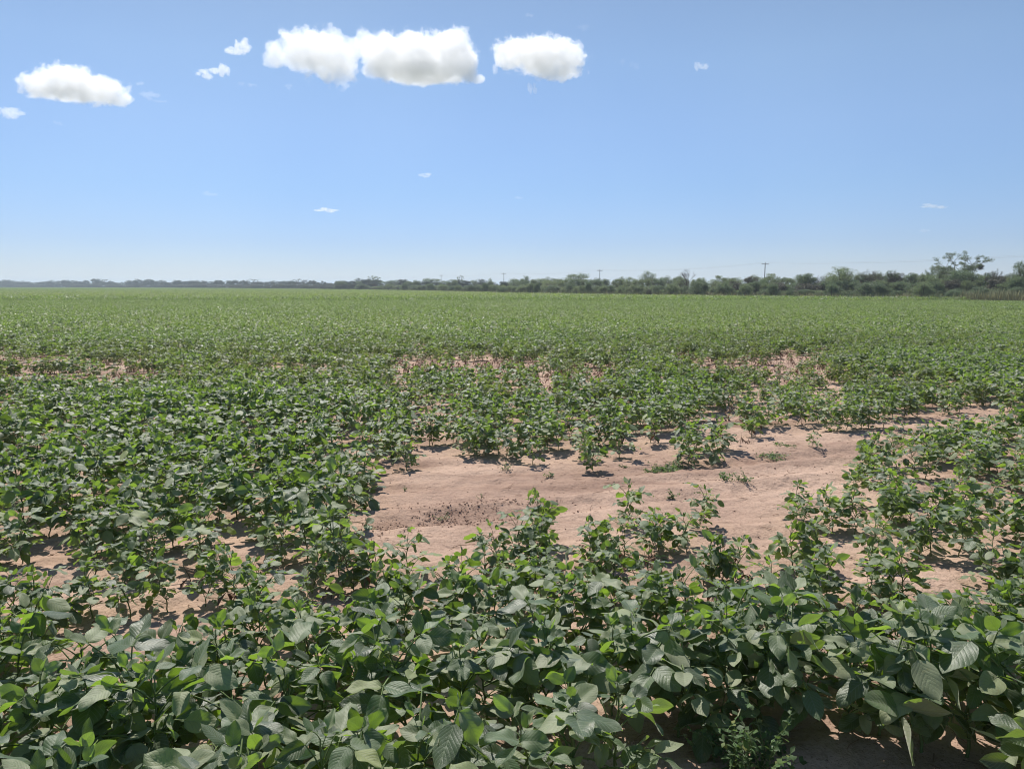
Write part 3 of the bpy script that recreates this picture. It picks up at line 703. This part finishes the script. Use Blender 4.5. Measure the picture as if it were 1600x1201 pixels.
# ---------------------------------------------------------------- trees and shrubs
def tree_parts(kind, seed):
    """unit tree: width 1, height 1. returns trunk mesh, crown mesh"""
    r = random.Random(seed); T, C = MB(), MB()
    clumps = []
    if kind == 'shrub':
        for k in range(7):
            a = r.uniform(0, 6.28); e = np.array([math.cos(a)*r.uniform(.15, .4), math.sin(a)*r.uniform(.15, .4), r.uniform(.45, .85)])
            T.add(*tube([(0, 0, -.03), e*.5 + np.array([0, 0, .05]), e], [.022, .014, .005], 4))
        for k in range(60):
            a = r.uniform(0, 6.28); ph = r.uniform(0, 1)**.6; rr = .36*math.sqrt(1 - ph*ph*.8)*r.uniform(.55, 1.1)
            clumps.append((math.cos(a)*rr, math.sin(a)*rr, .12 + .74*ph*r.uniform(.75, 1.05), r.uniform(.08, .16)))
        nl, ls = 150, .036
    elif kind == 'round':
        T.add(*tube([(0, 0, -.02), (.01, 0, .25), (0, .01, .5)], [.045, .032, .02], 6))
        for k in range(36):
            a = r.uniform(0, 6.28); u_ = r.uniform(0, 1)**.5; rr = .38*u_; z = .50 + .42*r.random()*math.sqrt(max(0, 1-u_*u_*.7))
            e = np.array([math.cos(a)*rr, math.sin(a)*rr, z]); clumps.append((*e, r.uniform(.07, .15)))
            if k % 2 == 0: T.add(*tube([(0, 0, .25+.2*r.random()), e*np.array([.5, .5, .8]), e], [.018, .011, .004], 4))
        nl, ls = 130, .030
    elif kind in ('umbrella', 'bare', 'feather'):
        tips = []
        def grow(p, d, L_, rad, lev):
            n_ = 3; P = [p]
            for _ in range(n_):
                d = d + np.array([r.gauss(0, .16), r.gauss(0, .16), r.gauss(.02, .08)]); d = d/np.linalg.norm(d); P.append(P[-1] + d*L_/n_)
            T.add(*tube(P, np.linspace(rad, rad*.62, n_+1), 5 if lev < 2 else 3))
            if lev >= 4: tips.append(P[-1]); return
            if lev >= 2: tips.append(P[-1])
            for b in range(r.choice((2, 3, 3)) if lev else 5):
                a = r.uniform(0, 6.28); sp = {'umbrella': .75, 'bare': .7, 'feather': .6}[kind]
                nd = d + sp*np.array([math.cos(a), math.sin(a), r.uniform(-.25, .25)])
                if kind == 'umbrella': nd[2] = abs(nd[2])*.62
                grow(P[-1], nd/np.linalg.norm(nd), L_*r.uniform(.62, .85), rad*.6, lev+1)
        grow(np.array([0, 0, -.02]), np.array([.05, 0, 1.0]), .38 if kind == 'umbrella' else .3, .026, 0)
        TV = np.concatenate(T.v); lo, hi = TV.min(0), TV.max(0); sx = 1/max(hi[0]-lo[0], hi[1]-lo[1]); sz = 1/hi[2]
        S = np.array([sx, sx, sz]); T.v = [v*S for v in T.v]; tips = [t*S for t in tips]
        if kind == 'umbrella': clumps = [(*t, r.uniform(.03, .06)) for t in tips if t[2] > .40]; nl, ls = 80, .018
        elif kind == 'feather': clumps = [(*t, r.uniform(.05, .10)) for t in tips]; nl, ls = 34, .026
        else: clumps = [(*t, .03) for t in tips[::4]]; nl, ls = 4, .018
    for (x, y, z, s) in clumps:
        tn = r.random()*.5
        D = np.array([[r.gauss(0, 1) for _ in range(3)] for _ in range(nl)]); D /= np.linalg.norm(D, axis=1)[:, None]
        Rr = np.array([r.random()**.45 for _ in range(nl)])[:, None]
        Pn = np.array([x, y, z]) + D*Rr*s*np.array([1.15, 1.15, .75])
        A = np.random.RandomState(int(r.random()*1e6)).normal(0, 1, (nl, 3, 3)); A /= np.linalg.norm(A, axis=2)[:, :, None]
        V = (Pn[:, None, :] + A*ls*.55).reshape(-1, 3)
        C.add(V, np.arange(nl*3).reshape(-1, 3), tint=np.repeat(tn + .5*np.array([r.random() for _ in range(nl)]), 3))
    return T, C
LEAFM = {'dark': M_TREE, 'olive': M_TREE2, 'grey': M_TREE3, 'deep': M_TREE4}
TREE = {}
for kind, n in (('shrub', 5), ('round', 3), ('umbrella', 1), ('bare', 1), ('feather', 3)):
    for k in range(n):
        T, C = tree_parts(kind, 100*len(kind) + k); tm = T.mesh('trunk', [M_BARK])
        for tone, mt in LEAFM.items():
            TREE[(kind, k, tone)] = (tm, C.mesh('crown', [mt], False))
NV = {'shrub': 5, 'round': 3, 'umbrella': 1, 'bare': 1, 'feather': 3}
tr = random.Random(77)
def tree(px, wpx, top, kind, tone, back, label, group=None, name=None, depth=None):
    Yd = float(edge(px)) + back; s = at(px, top, Yd); H = s.z; W = wpx/F*Yd
    nm = name or ('shrub' if kind == 'shrub' else 'tree')
    root = bpy.data.objects.new(nm, None); COL.objects.link(root)
    root.location = (s.x, Yd, 0); root.rotation_euler = (0, 0, tr.uniform(0, 6.28)); root.scale = (W, W, H)
    tm, cm = TREE[(kind, tr.randrange(NV[kind]), tone)]
    link('trunk', tm, root); link('crown', cm, root)
    tag(root, label, 'shrub' if nm == 'shrub' else 'tree', group)
A = [ # px, width, top, kind, tone, metres behind the field edge, label
 (1518,84,393,'umbrella','dark',16,'tall flat-topped tree with open dark branches rising above the scrub at right'),
 (1600,54,403,'round','dark',12,'tall bushy tree cut by the right edge of the photo'),
 (1315,60,413,'round','olive',10,'pale feathery wide-crowned tree between the utility pole and the flat-topped tree'),
 (905,44,421,'round','dark',60,'dark broad round-crowned tree just left of the thin pole with crossarm'),
 (1012,30,421,'round','dark',45,'dark round tree standing up between the thin pole and the leafless tree'),
 (1076,30,418,'bare','grey',25,'leafless grey tree with bare twigs above the scrub'),
 (822,20,429,'round','dark',90,'small dark tree top between the second and third poles'),
 (858,30,430,'round','dark',85,'twin-topped dark tree left of the broad round-crowned one'),
 (972,14,430,'round','dark',55,'tiny round tree top right of the thin pole'),
 (1035,10,430,'round','dark',45,'tiny dark tree top right of the dark round tree'),
 (581,30,431,'umbrella','dark',60,'flat-crowned far tree, highest in the left half of the tree line'),
 (615,22,434,'round','dark',50,'low dark far tree beside the flat-crowned one'),
 (672,38,431,'round','dark',70,'wide dark tree left of the farthest pole'),
 (718,12,430,'umbrella','dark',80,'small spiky tree right of the farthest pole'),
 (766,9,433,'round','dark',80,'tiny dark tree left of the second farthest pole'),
 (803,18,431,'round','olive',85,'small tree top right of the second farthest pole'),
 (1210,30,441,'shrub','dark',1.5,'dark round shrub at the field edge under the tall pole'),
 (1235,20,449,'shrub','dark',.8,'small low shrub right of the dark round one under the tall pole'),
 (1300,32,439,'shrub','dark',2,'dark shrub below the pale feathery tree'),
 (1362,66,437,'shrub','dark',3,'wide dark shrub mass right below the pale feathery tree'),
 (1360,34,421,'feather','grey',16,'brownish tree top right of the pale feathery tree'),
 (1399,22,423,'feather','dark',15,'spiky dark tree top midway between the feathery and flat-topped trees'),
 (1443,40,437,'shrub','olive',1.5,'grey-green round shrub at the field edge left of the flat-topped tree'),
 (1458,50,425,'shrub','olive',7,'yellow-green rounded tree crown left of the flat-topped tree'),
 (1457,30,415,'feather','dark',18,'dark twiggy tree top left of the flat-topped tree'),
 (1505,66,416,'shrub','dark',9,'dense dark tree mass under the flat-topped tree'),
 (1553,30,421,'feather','grey',12,'brownish tree right under the flat-topped tree crown'),
 (1535,56,446,'shrub','dark',2.2,'low spreading shrub at the field edge below the flat-topped tree'),
 (1492,40,450,'shrub','dark',1.5,'low dark shrub left of the spreading one at the field edge'),
 (1592,40,428,'shrub','dark',5,'dark shrub at the right edge of the photo before the tall bushy tree'),
 (839,16,440,'shrub','dark',1.5,'narrow upright dark shrub at the field edge below the twin-topped tree'),
 (893,28,441,'shrub','dark',8,'dark shrub below the broad round-crowned tree'),
 (920,17,438,'shrub','dark',6,'narrow dark shrub left below the thin pole'),
 (942,24,445,'shrub','olive',3,'green shrub at the foot of the thin pole'),
 (971,20,444,'shrub','olive',4,'green shrub left of the small pale shrub'),
 (1014,13,451,'shrub','grey',-.5,'small pale round shrub standing alone before the scrub'),
 (1048,40,441,'shrub','olive',3,'olive shrub below the leafless tree'),
 (1094,44,436,'shrub','dark',2,'large dark dome-shaped shrub right of the leafless tree'),
 (1130,36,438,'shrub','dark',5,'dark shrub right of the large dome-shaped one'),
 (1163,36,441,'shrub','olive',2,'light olive shrub left of the tall pole'),
 (1192,30,434,'shrub','dark',7,'tall shrub hiding the foot of the tall pole'),
 (672,19,441,'shrub','dark',1,'round dark shrub at the field edge below the wide far tree'),
 (632,15,440,'shrub','dark',3,'small dark conical shrub left of the round one'),
 (532,26,437,'shrub','dark',3,'dark bush at the field edge left of the flat-crowned far tree'),
 (565,22,441,'shrub','dark',4,'low dark bush under the flat-crowned far tree'),
 (757,18,440,'shrub','dark',2,'round dark shrub at the field edge left of the second farthest pole'),
 (785,24,447,'shrub','dark',0,'low shrub at the field edge under the second farthest pole'),
 (692,22,443,'shrub','olive',3,'green shrub right of the round dark shrub'),
 (715,16,443,'shrub','olive',3,'green shrub under the small spiky tree'),
 (735,16,443,'shrub','dark',3,'small shrub left of the round one by the second farthest pole'),
]
for (px, wp, top, kind, tone, back, lb) in A: tree(px, wp, top, kind, tone, back, lb)
# scrub that fills the belt between the ones above
def band(x0, x1, step, top0, top1, back0, back1, kinds, tones, wmul, lb, grp, seed, jit=3):
    r = random.Random(seed); x = x0; q_ = 0
    while x < x1:
        t = (x-x0)/(x1-x0); top = top0 + (top1-top0)*t + r.gauss(0, jit*.4)
        tree(x + r.uniform(-.3, .3)*step, step*wmul*r.uniform(.8, 1.3), top, r.choice(kinds), r.choice(tones), r.uniform(back0, back1), lb + ', ' + (ORD[q_] if q_ < len(ORD) else 'rightmost'), grp); q_ += 1
        x += step*r.uniform(.8, 1.2)
band(1140, 1680, 15, 428, 420, 12, 22, ['shrub', 'shrub', 'shrub', 'round'], ['dark', 'olive', 'grey', 'olive'], 2.3, 'scrub tree in the back rank of the belt, right part', 'scrub trees in the back rank at right', 1, 6)
band(1140, 1680, 18, 438, 434, 5, 9, ['shrub'], ['dark', 'olive', 'dark', 'grey'], 2.2, 'shrub in the middle rank of the belt, right part', 'shrubs in the middle rank at right', 2, 7)
band(1200, 1680, 24, 449, 449, 2, 4, ['shrub'], ['dark', 'olive'], 1.5, 'low shrub at the belt foot, right part', 'low shrubs at the foot of the belt at right', 3, 6)
band(820, 1150, 14, 433, 430, 18, 40, ['shrub', 'shrub', 'round'], ['dark', 'olive', 'olive'], 2.3, 'scrub tree in the back rank of the belt, middle part', 'scrub trees in the back rank in the middle', 4, 4)
band(820, 1150, 16, 443, 441, 6, 12, ['shrub'], ['dark', 'olive'], 2.1, 'shrub in the front rank of the belt, middle part', 'shrubs in the front rank in the middle', 5, 6)
band(560, 830, 11, 437, 436, 25, 60, ['shrub', 'round', 'shrub'], ['dark', 'deep'], 2.3, 'far tree of the belt left of the middle', 'far trees left of the middle', 6, 4)
band(560, 830, 12, 444, 444, 6, 14, ['shrub'], ['dark', 'olive'], 2.1, 'far shrub before the belt left of the middle', 'far shrubs left of the middle', 7, 3)
band(-60, 570, 9.5, 437.6, 437.6, 20, 80, ['shrub', 'round', 'shrub'], ['deep'], 2.0, 'tree of the hazy left tree line', 'far trees of the hazy tree line at left', 8, 4)
band(-60, 570, 13, 442.5, 443, 4, 14, ['shrub'], ['deep'], 2.2, 'low tree before the hazy left tree line', 'far low trees at left', 9, 2)
band(-60, 570, 75, 437, 435.5, 20, 60, ['umbrella', 'round'], ['deep'], .34, 'flat-topped tree above the hazy left tree line', 'taller trees above the hazy tree line at left', 10, 1)
# nest-like dark clump hanging in the flat-topped tree
nb = MB(); r = random.Random(5); Yn = float(edge(1534)) + 15.4; q0 = at(1532, 417, Yn)
for k in range(260):
    a, b_, c_ = (r.gauss(0, .11) for _ in range(3)); e = Vector((r.gauss(0, 1), r.gauss(0, 1), r.gauss(0, .6))).normalized()*.2
    p0 = q0 + Vector((a, b_, c_*1.2)); nb.add(*tube([tuple(p0-e), tuple(p0+Vector((.02, .01, .03))), tuple(p0+e)], .009, 3), tint=r.random())
tag(link('stick_nest', nb.mesh('stick_nest', [M_BARK])), 'dark ball of sticks in the lower branches of the flat-topped tree', 'nest')

# grassy margin between crop and scrub
gm = [MB(), MB()]
for k in range(5200):
    px = r.uniform(430, 1720)
    dens = .35 + .65*float(vnoise(np.array([px*.02]), np.array([3.3]))[0])
    if px > 1500: dens = 1
    if r.random() > dens: continue
    Yd = float(edge(px)) + r.uniform(-.6, 1.6 + (px > 1000)*2); X_ = (px-800)/F*Yd
    dry = (px > 1500) or (1240 < px < 1290) or (1395 < px < 1440) or r.random() < .35
    g = gm[0 if dry else 1]; h0 = r.uniform(.7, 1.25)*(1.15 if px > 1500 else .85)
    for j in range(9):
        a = r.uniform(0, 6.28); ln = r.uniform(.1, .4); wv = .022
        bx, by = X_ + r.gauss(0, .12), Yd + r.gauss(0, .12); ca, sa = math.cos(a), math.sin(a); h = h0*r.uniform(.6, 1.1)
        g.add([(bx-sa*wv, by+ca*wv, 0), (bx+sa*wv, by-ca*wv, 0), (bx+ca*ln*.4+sa*wv, by+sa*ln*.4-ca*wv, h*.6), (bx+ca*ln*.4-sa*wv, by+sa*ln*.4+ca*wv, h*.6), (bx+ca*ln, by+sa*ln, h)], [(0, 1, 2, 3)], tint=r.random())
        g.add([(bx+ca*ln*.4+sa*wv, by+sa*ln*.4-ca*wv, h*.6), (bx+ca*ln*.4-sa*wv, by+sa*ln*.4+ca*wv, h*.6), (bx+ca*ln, by+sa*ln, h)], [(0, 1, 2)], tint=r.random())
tag(link('dry_grass', gm[0].mesh('dry_grass', [M_GRASS])), 'tall straw-coloured grass along the far field edge at right', 'grass', kind='stuff')
tag(link('green_grass', gm[1].mesh('green_grass', [M_GRASSG])), 'green grassy strip between the crop and the scrub', 'grass', kind='stuff')

# ---------------------------------------------------------------- power line
POLES = [(131, 152, None), (87, 267, 'tallest-looking wooden utility pole with crossarm, above the scrub right of centre'), (43, 380, 'thin utility pole with crossarm right of the broad round tree'),
         (-5, 474, 'small far utility pole with crossarm near the middle of the photo'), (-51, 558, 'farthest tiny utility pole with crossarm, left of the middle')]
pd = Vector((-44, 112, 0)).normalized(); arm_d = Vector((pd.y, -pd.x, 0))
for (x, y, lb) in POLES:
    root = bpy.data.objects.new('utility_pole', None); COL.objects.link(root); root.location = (x, y, 0)
    tag(root, lb or 'wooden utility pole standing outside the right edge of the photo', 'utility pole', 'wooden poles of the power line')
    m_ = MB(); m_.add(*tube([(0, 0, -.3), (0, 0, 4.5), (0, 0, 9.5)], [.19, .16, .13], 10)); link('post', m_.mesh('post', [M_WOOD]), root)
    hx, hy = arm_d.x*1.45, arm_d.y*1.45; m_ = MB(); m_.add(*tube([(-hx, -hy, 9.05), (0, 0, 9.05), (hx, hy, 9.05)], .11, 4)); link('crossarm', m_.mesh('crossarm', [M_WOOD], False), root)
    for k in (-1, 0, 1):
        m_ = MB(); cx_, cy_ = hx*.93*k, hy*.93*k; z0 = 9.16 if k else 9.5
        m_.add(*tube([(cx_, cy_, z0), (cx_, cy_, z0+.08), (cx_, cy_, z0+.12), (cx_, cy_, z0+.26)], [.03, .03, .085, .05], 8)); link('insulator', m_.mesh('insulator', [M_METAL]), root)
for k in (-1, 0, 1):
    m_ = MB()
    for (xa, ya, _), (xb, yb, _) in zip(POLES[:-1], POLES[1:]):
        P = []
        for i in range(25):
            t = i/24; z0 = 9.42 if k else 9.76
            P.append((xa + (xb-xa)*t + arm_d.x*1.35*k, ya + (yb-ya)*t + arm_d.y*1.35*k, z0 - 1.3*4*t*(1-t)))
        m_.add(*tube(P, .009, 4))
    tag(link('power_line_wire', m_.mesh('wire', [M_METAL])), {-1: 'left thin wire of the power line sagging between poles', 0: 'upper centre wire of the power line on the pole tops', 1: 'right thin wire of the power line sagging between poles'}[k], 'wire', 'wires of the power line')

# ---------------------------------------------------------------- clouds (volumes)
def cloud_mat(dens, lobes, seed, soft, scale, rag):
    """vapour whose density falls off round a few soft lobes and is broken up by noise"""
    m, N, L = newmat('cloud_vapour'); out = N.new('ShaderNodeOutputMaterial'); tc = N.new('ShaderNodeTexCoord')
    d = None
    for (c, rad) in lobes:
        a1 = N.new('ShaderNodeVectorMath'); a1.operation = 'SUBTRACT'; L.new(tc.outputs['Object'], a1.inputs[0]); a1.inputs[1].default_value = tuple(c)
        a2 = N.new('ShaderNodeVectorMath'); a2.operation = 'DIVIDE'; L.new(a1.outputs[0], a2.inputs[0]); a2.inputs[1].default_value = tuple(rad)
        a3 = N.new('ShaderNodeVectorMath'); a3.operation = 'LENGTH'; L.new(a2.outputs[0], a3.inputs[0])
        d = a3.outputs['Value'] if d is None else mathn(N, L, 'SMOOTH_MIN', d, a3.outputs['Value'], .12)
    nz = N.new('ShaderNodeTexNoise'); nz.noise_dimensions = '4D'; nz.inputs['W'].default_value = seed*3.7; nz.inputs['Scale'].default_value = scale
    nz.inputs['Detail'].default_value = 6.5; nz.inputs['Roughness'].default_value = .66; L.new(tc.outputs['Object'], nz.inputs['Vector'])
    f = mathn(N, L, 'SUBTRACT', 1.0, d)
    f = mathn(N, L, 'ADD', f, mathn(N, L, 'MULTIPLY', mathn(N, L, 'SUBTRACT', nz.outputs[0], .52), rag))
    fw = mathn(N, L, 'MULTIPLY', mathn(N, L, 'ADD', f, .22), 1.2, clamp=True)
    f = mathn(N, L, 'MULTIPLY', f, soft, clamp=True); f = mathn(N, L, 'ADD', f, mathn(N, L, 'MULTIPLY', fw, .045))
    p = N.new('ShaderNodeVolumeScatter'); p.inputs['Color'].default_value = (.972, .984, 1, 1); p.inputs['Anisotropy'].default_value = .45
    L.new(mathn(N, L, 'MULTIPLY', f, dens), p.inputs['Density'])
    L.new(p.outputs[0], out.inputs['Volume']); return m
import bmesh
def cloud(lobes, Yd, dens, label, seed=0, rag=1.5, name='cloud'):
    """lobes: (px, py, rx, ry) ellipses in photo pixels turned into ellipsoids at distance Yd"""
    r = random.Random(seed); m_ = MB()
    k = Yd/math.cos(R(12))/F
    bm = bmesh.new(); bmesh.ops.create_icosphere(bm, subdivisions=3, radius=1); iv = np.array([v.co[:] for v in bm.verts]); if_ = np.array([[v.index for v in f.verts] for f in bm.faces]); bm.free()
    small = len(lobes) < 3
    if small:
        sub = []
        for (px, py, rx, ry) in lobes:
            for q in range(6): sub.append((px + r.uniform(-.75, .75)*rx, py + r.uniform(-.6, .5)*ry, rx*r.uniform(.22, .5), ry*r.uniform(.35, .75)))
        lobes = sub; rag *= 1.25
    cx_ = sum(l[0] for l in lobes)/len(lobes); cy_ = sum(l[1] for l in lobes)/len(lobes); c0 = at(cx_, cy_, Yd)
    wmax = 0; LB = []
    for (px, py, rx, ry) in lobes:
        c = at(px, py, Yd) - c0; rad = np.array([rx*k, (rx*.5 + ry*.5)*k, ry*k]); wmax = max(wmax, ry*k)
        c.y += r.gauss(0, .2)*ry*k; LB.append((c, rad*1.12))
        m_.add(iv*(rad*1.5 + 1.5*k) + np.array(c), if_)
    me = m_.mesh('cloud', [], True); tmp = bpy.data.objects.new('tmp', me); COL.objects.link(tmp)
    rm = tmp.modifiers.new('r', 'REMESH'); rm.mode = 'VOXEL'; rm.voxel_size = max(1.0*k, wmax/14)
    dg = bpy.context.evaluated_depsgraph_get(); res = bpy.data.meshes.new_from_object(tmp.evaluated_get(dg)); bpy.data.objects.remove(tmp)
    res.materials.clear(); res.materials.append(cloud_mat(dens, LB, seed, 5.0 if small else 7.0, 1.0/(max(wmax*.62, 4*k)), rag*1.5)); res.name = 'cloud'
    o = link(name, res, loc=c0); tag(o, label, 'cloud', 'white fair-weather clouds'); return o
D1 = 1500
cloud([(430,82,16,20),(465,76,32,28),(505,84,38,32),(530,96,26,30),(512,116,14,14),(548,76,16,18),(575,74,20,20)], D1, .030, 'long bright white cloud left of the big grey-centred one', 1)
cloud([(588,84,22,20),(608,92,32,32),(650,86,46,30),(705,88,34,33),(660,112,68,15),(732,108,14,20),(748,124,12,6)], D1+60, .045, 'largest cloud, white rim round a grey centre', 2, 1.15)
cloud([(800,84,26,20),(845,86,46,24),(880,90,30,22),(870,108,34,14),(905,98,10,8)], D1, .045, 'oval white cloud right of the largest one', 3)
cloud([(832,138,8,9),(838,122,8,6)], D1, .02, 'thin curl of cloud hanging under the oval one', 13)
cloud([(776,108,6,9)], D1, .03, 'tiny scrap between the largest cloud and the oval one', 14)
cloud([(60,132,26,16),(105,128,40,22),(150,140,40,18),(185,156,20,9),(110,146,60,8)], D1, .042, 'wedge-shaped white cloud at the upper left', 4)
cloud([(10,176,24,9),(28,180,12,5)], D1, .03, 'small cloud cut by the left edge of the photo', 5)
cloud([(380,72,12,14),(372,79,18,7)], D1, .06, 'small pointed cloud left of the long bright one', 6)
cloud([(322,116,18,9),(352,112,12,11)], D1, .05, 'small ragged cloud below the pointed one', 7)
cloud([(240,150,18,6),(250,158,12,3)], D1, .012, 'faint wisp right of the wedge-shaped cloud', 8, 1.9)
cloud([(514,329,20,4)], D1+1800, .03, 'small flat low cloud left of the middle', 9)
cloud([(660,275,12,4)], D1+900, .03, 'small flat cloud above the middle of the tree line', 10)
cloud([(1457,322,18,4)], D1+1800, .02, 'small low wisp of cloud at right', 11)
cloud([(1098,104,13,7)], D1, .03, 'small lone cloud right of the oval one', 12)
cloud([(968,98,8,4),(992,103,8,5)], D1, .006, 'faint wisp right of the oval cloud', 15)
cloud([(912,44,9,5)], D1, .005, 'faint wisp above the oval cloud', 17)
cloud([(828,24,8,3)], D1, .010, 'tiny high wisp near the top of the photo', 18)
cloud([(330,303,16,4)], D1+1500, .006, 'faint low wisp far left of the middle', 19)

cloud([(395,134,9,3),(376,132,6,3)], D1, .010, 'faint wisp under the small ragged cloud', 21)
cloud([(450,136,7,4)], D1, .012, 'faint scrap under the long bright cloud', 22)
cloud([(91,193,7,4)], D1, .012, 'faint scrap below the wedge-shaped cloud', 23)
cloud([(812,308,9,3)], D1+1500, .008, 'very faint low wisp right of the middle', 24)
cloud([(1446,360,9,3)], D1+1800, .008, 'very faint wisp below the small low one at right', 25)
cloud([(218,131,6,3)], D1, .02, 'tiny scrap at the tip of the wedge-shaped cloud', 26)

# ---------------------------------------------------------------- haze
HZ = 4100
V = [(x, y, z) for z in (-1.5, 16) for x, y in ((-HZ, -HZ), (HZ, -HZ), (HZ, HZ), (-HZ, HZ))]
mb = MB(); mb.add(V, [(0, 3, 2, 1), (4, 5, 6, 7), (0, 1, 5, 4), (1, 2, 6, 5), (2, 3, 7, 6), (3, 0, 4, 7)])
m, N, L = newmat('haze_air'); out = N.new('ShaderNodeOutputMaterial'); p = N.new('ShaderNodeVolumePrincipled')
p.inputs['Color'].default_value = (.74, .87, 1, 1); p.inputs['Density'].default_value = .0005; p.inputs['Anisotropy'].default_value = .3
L.new(p.outputs[0], out.inputs['Volume'])
tag(link('haze', mb.mesh('haze', [m], False)), kind='stuff')
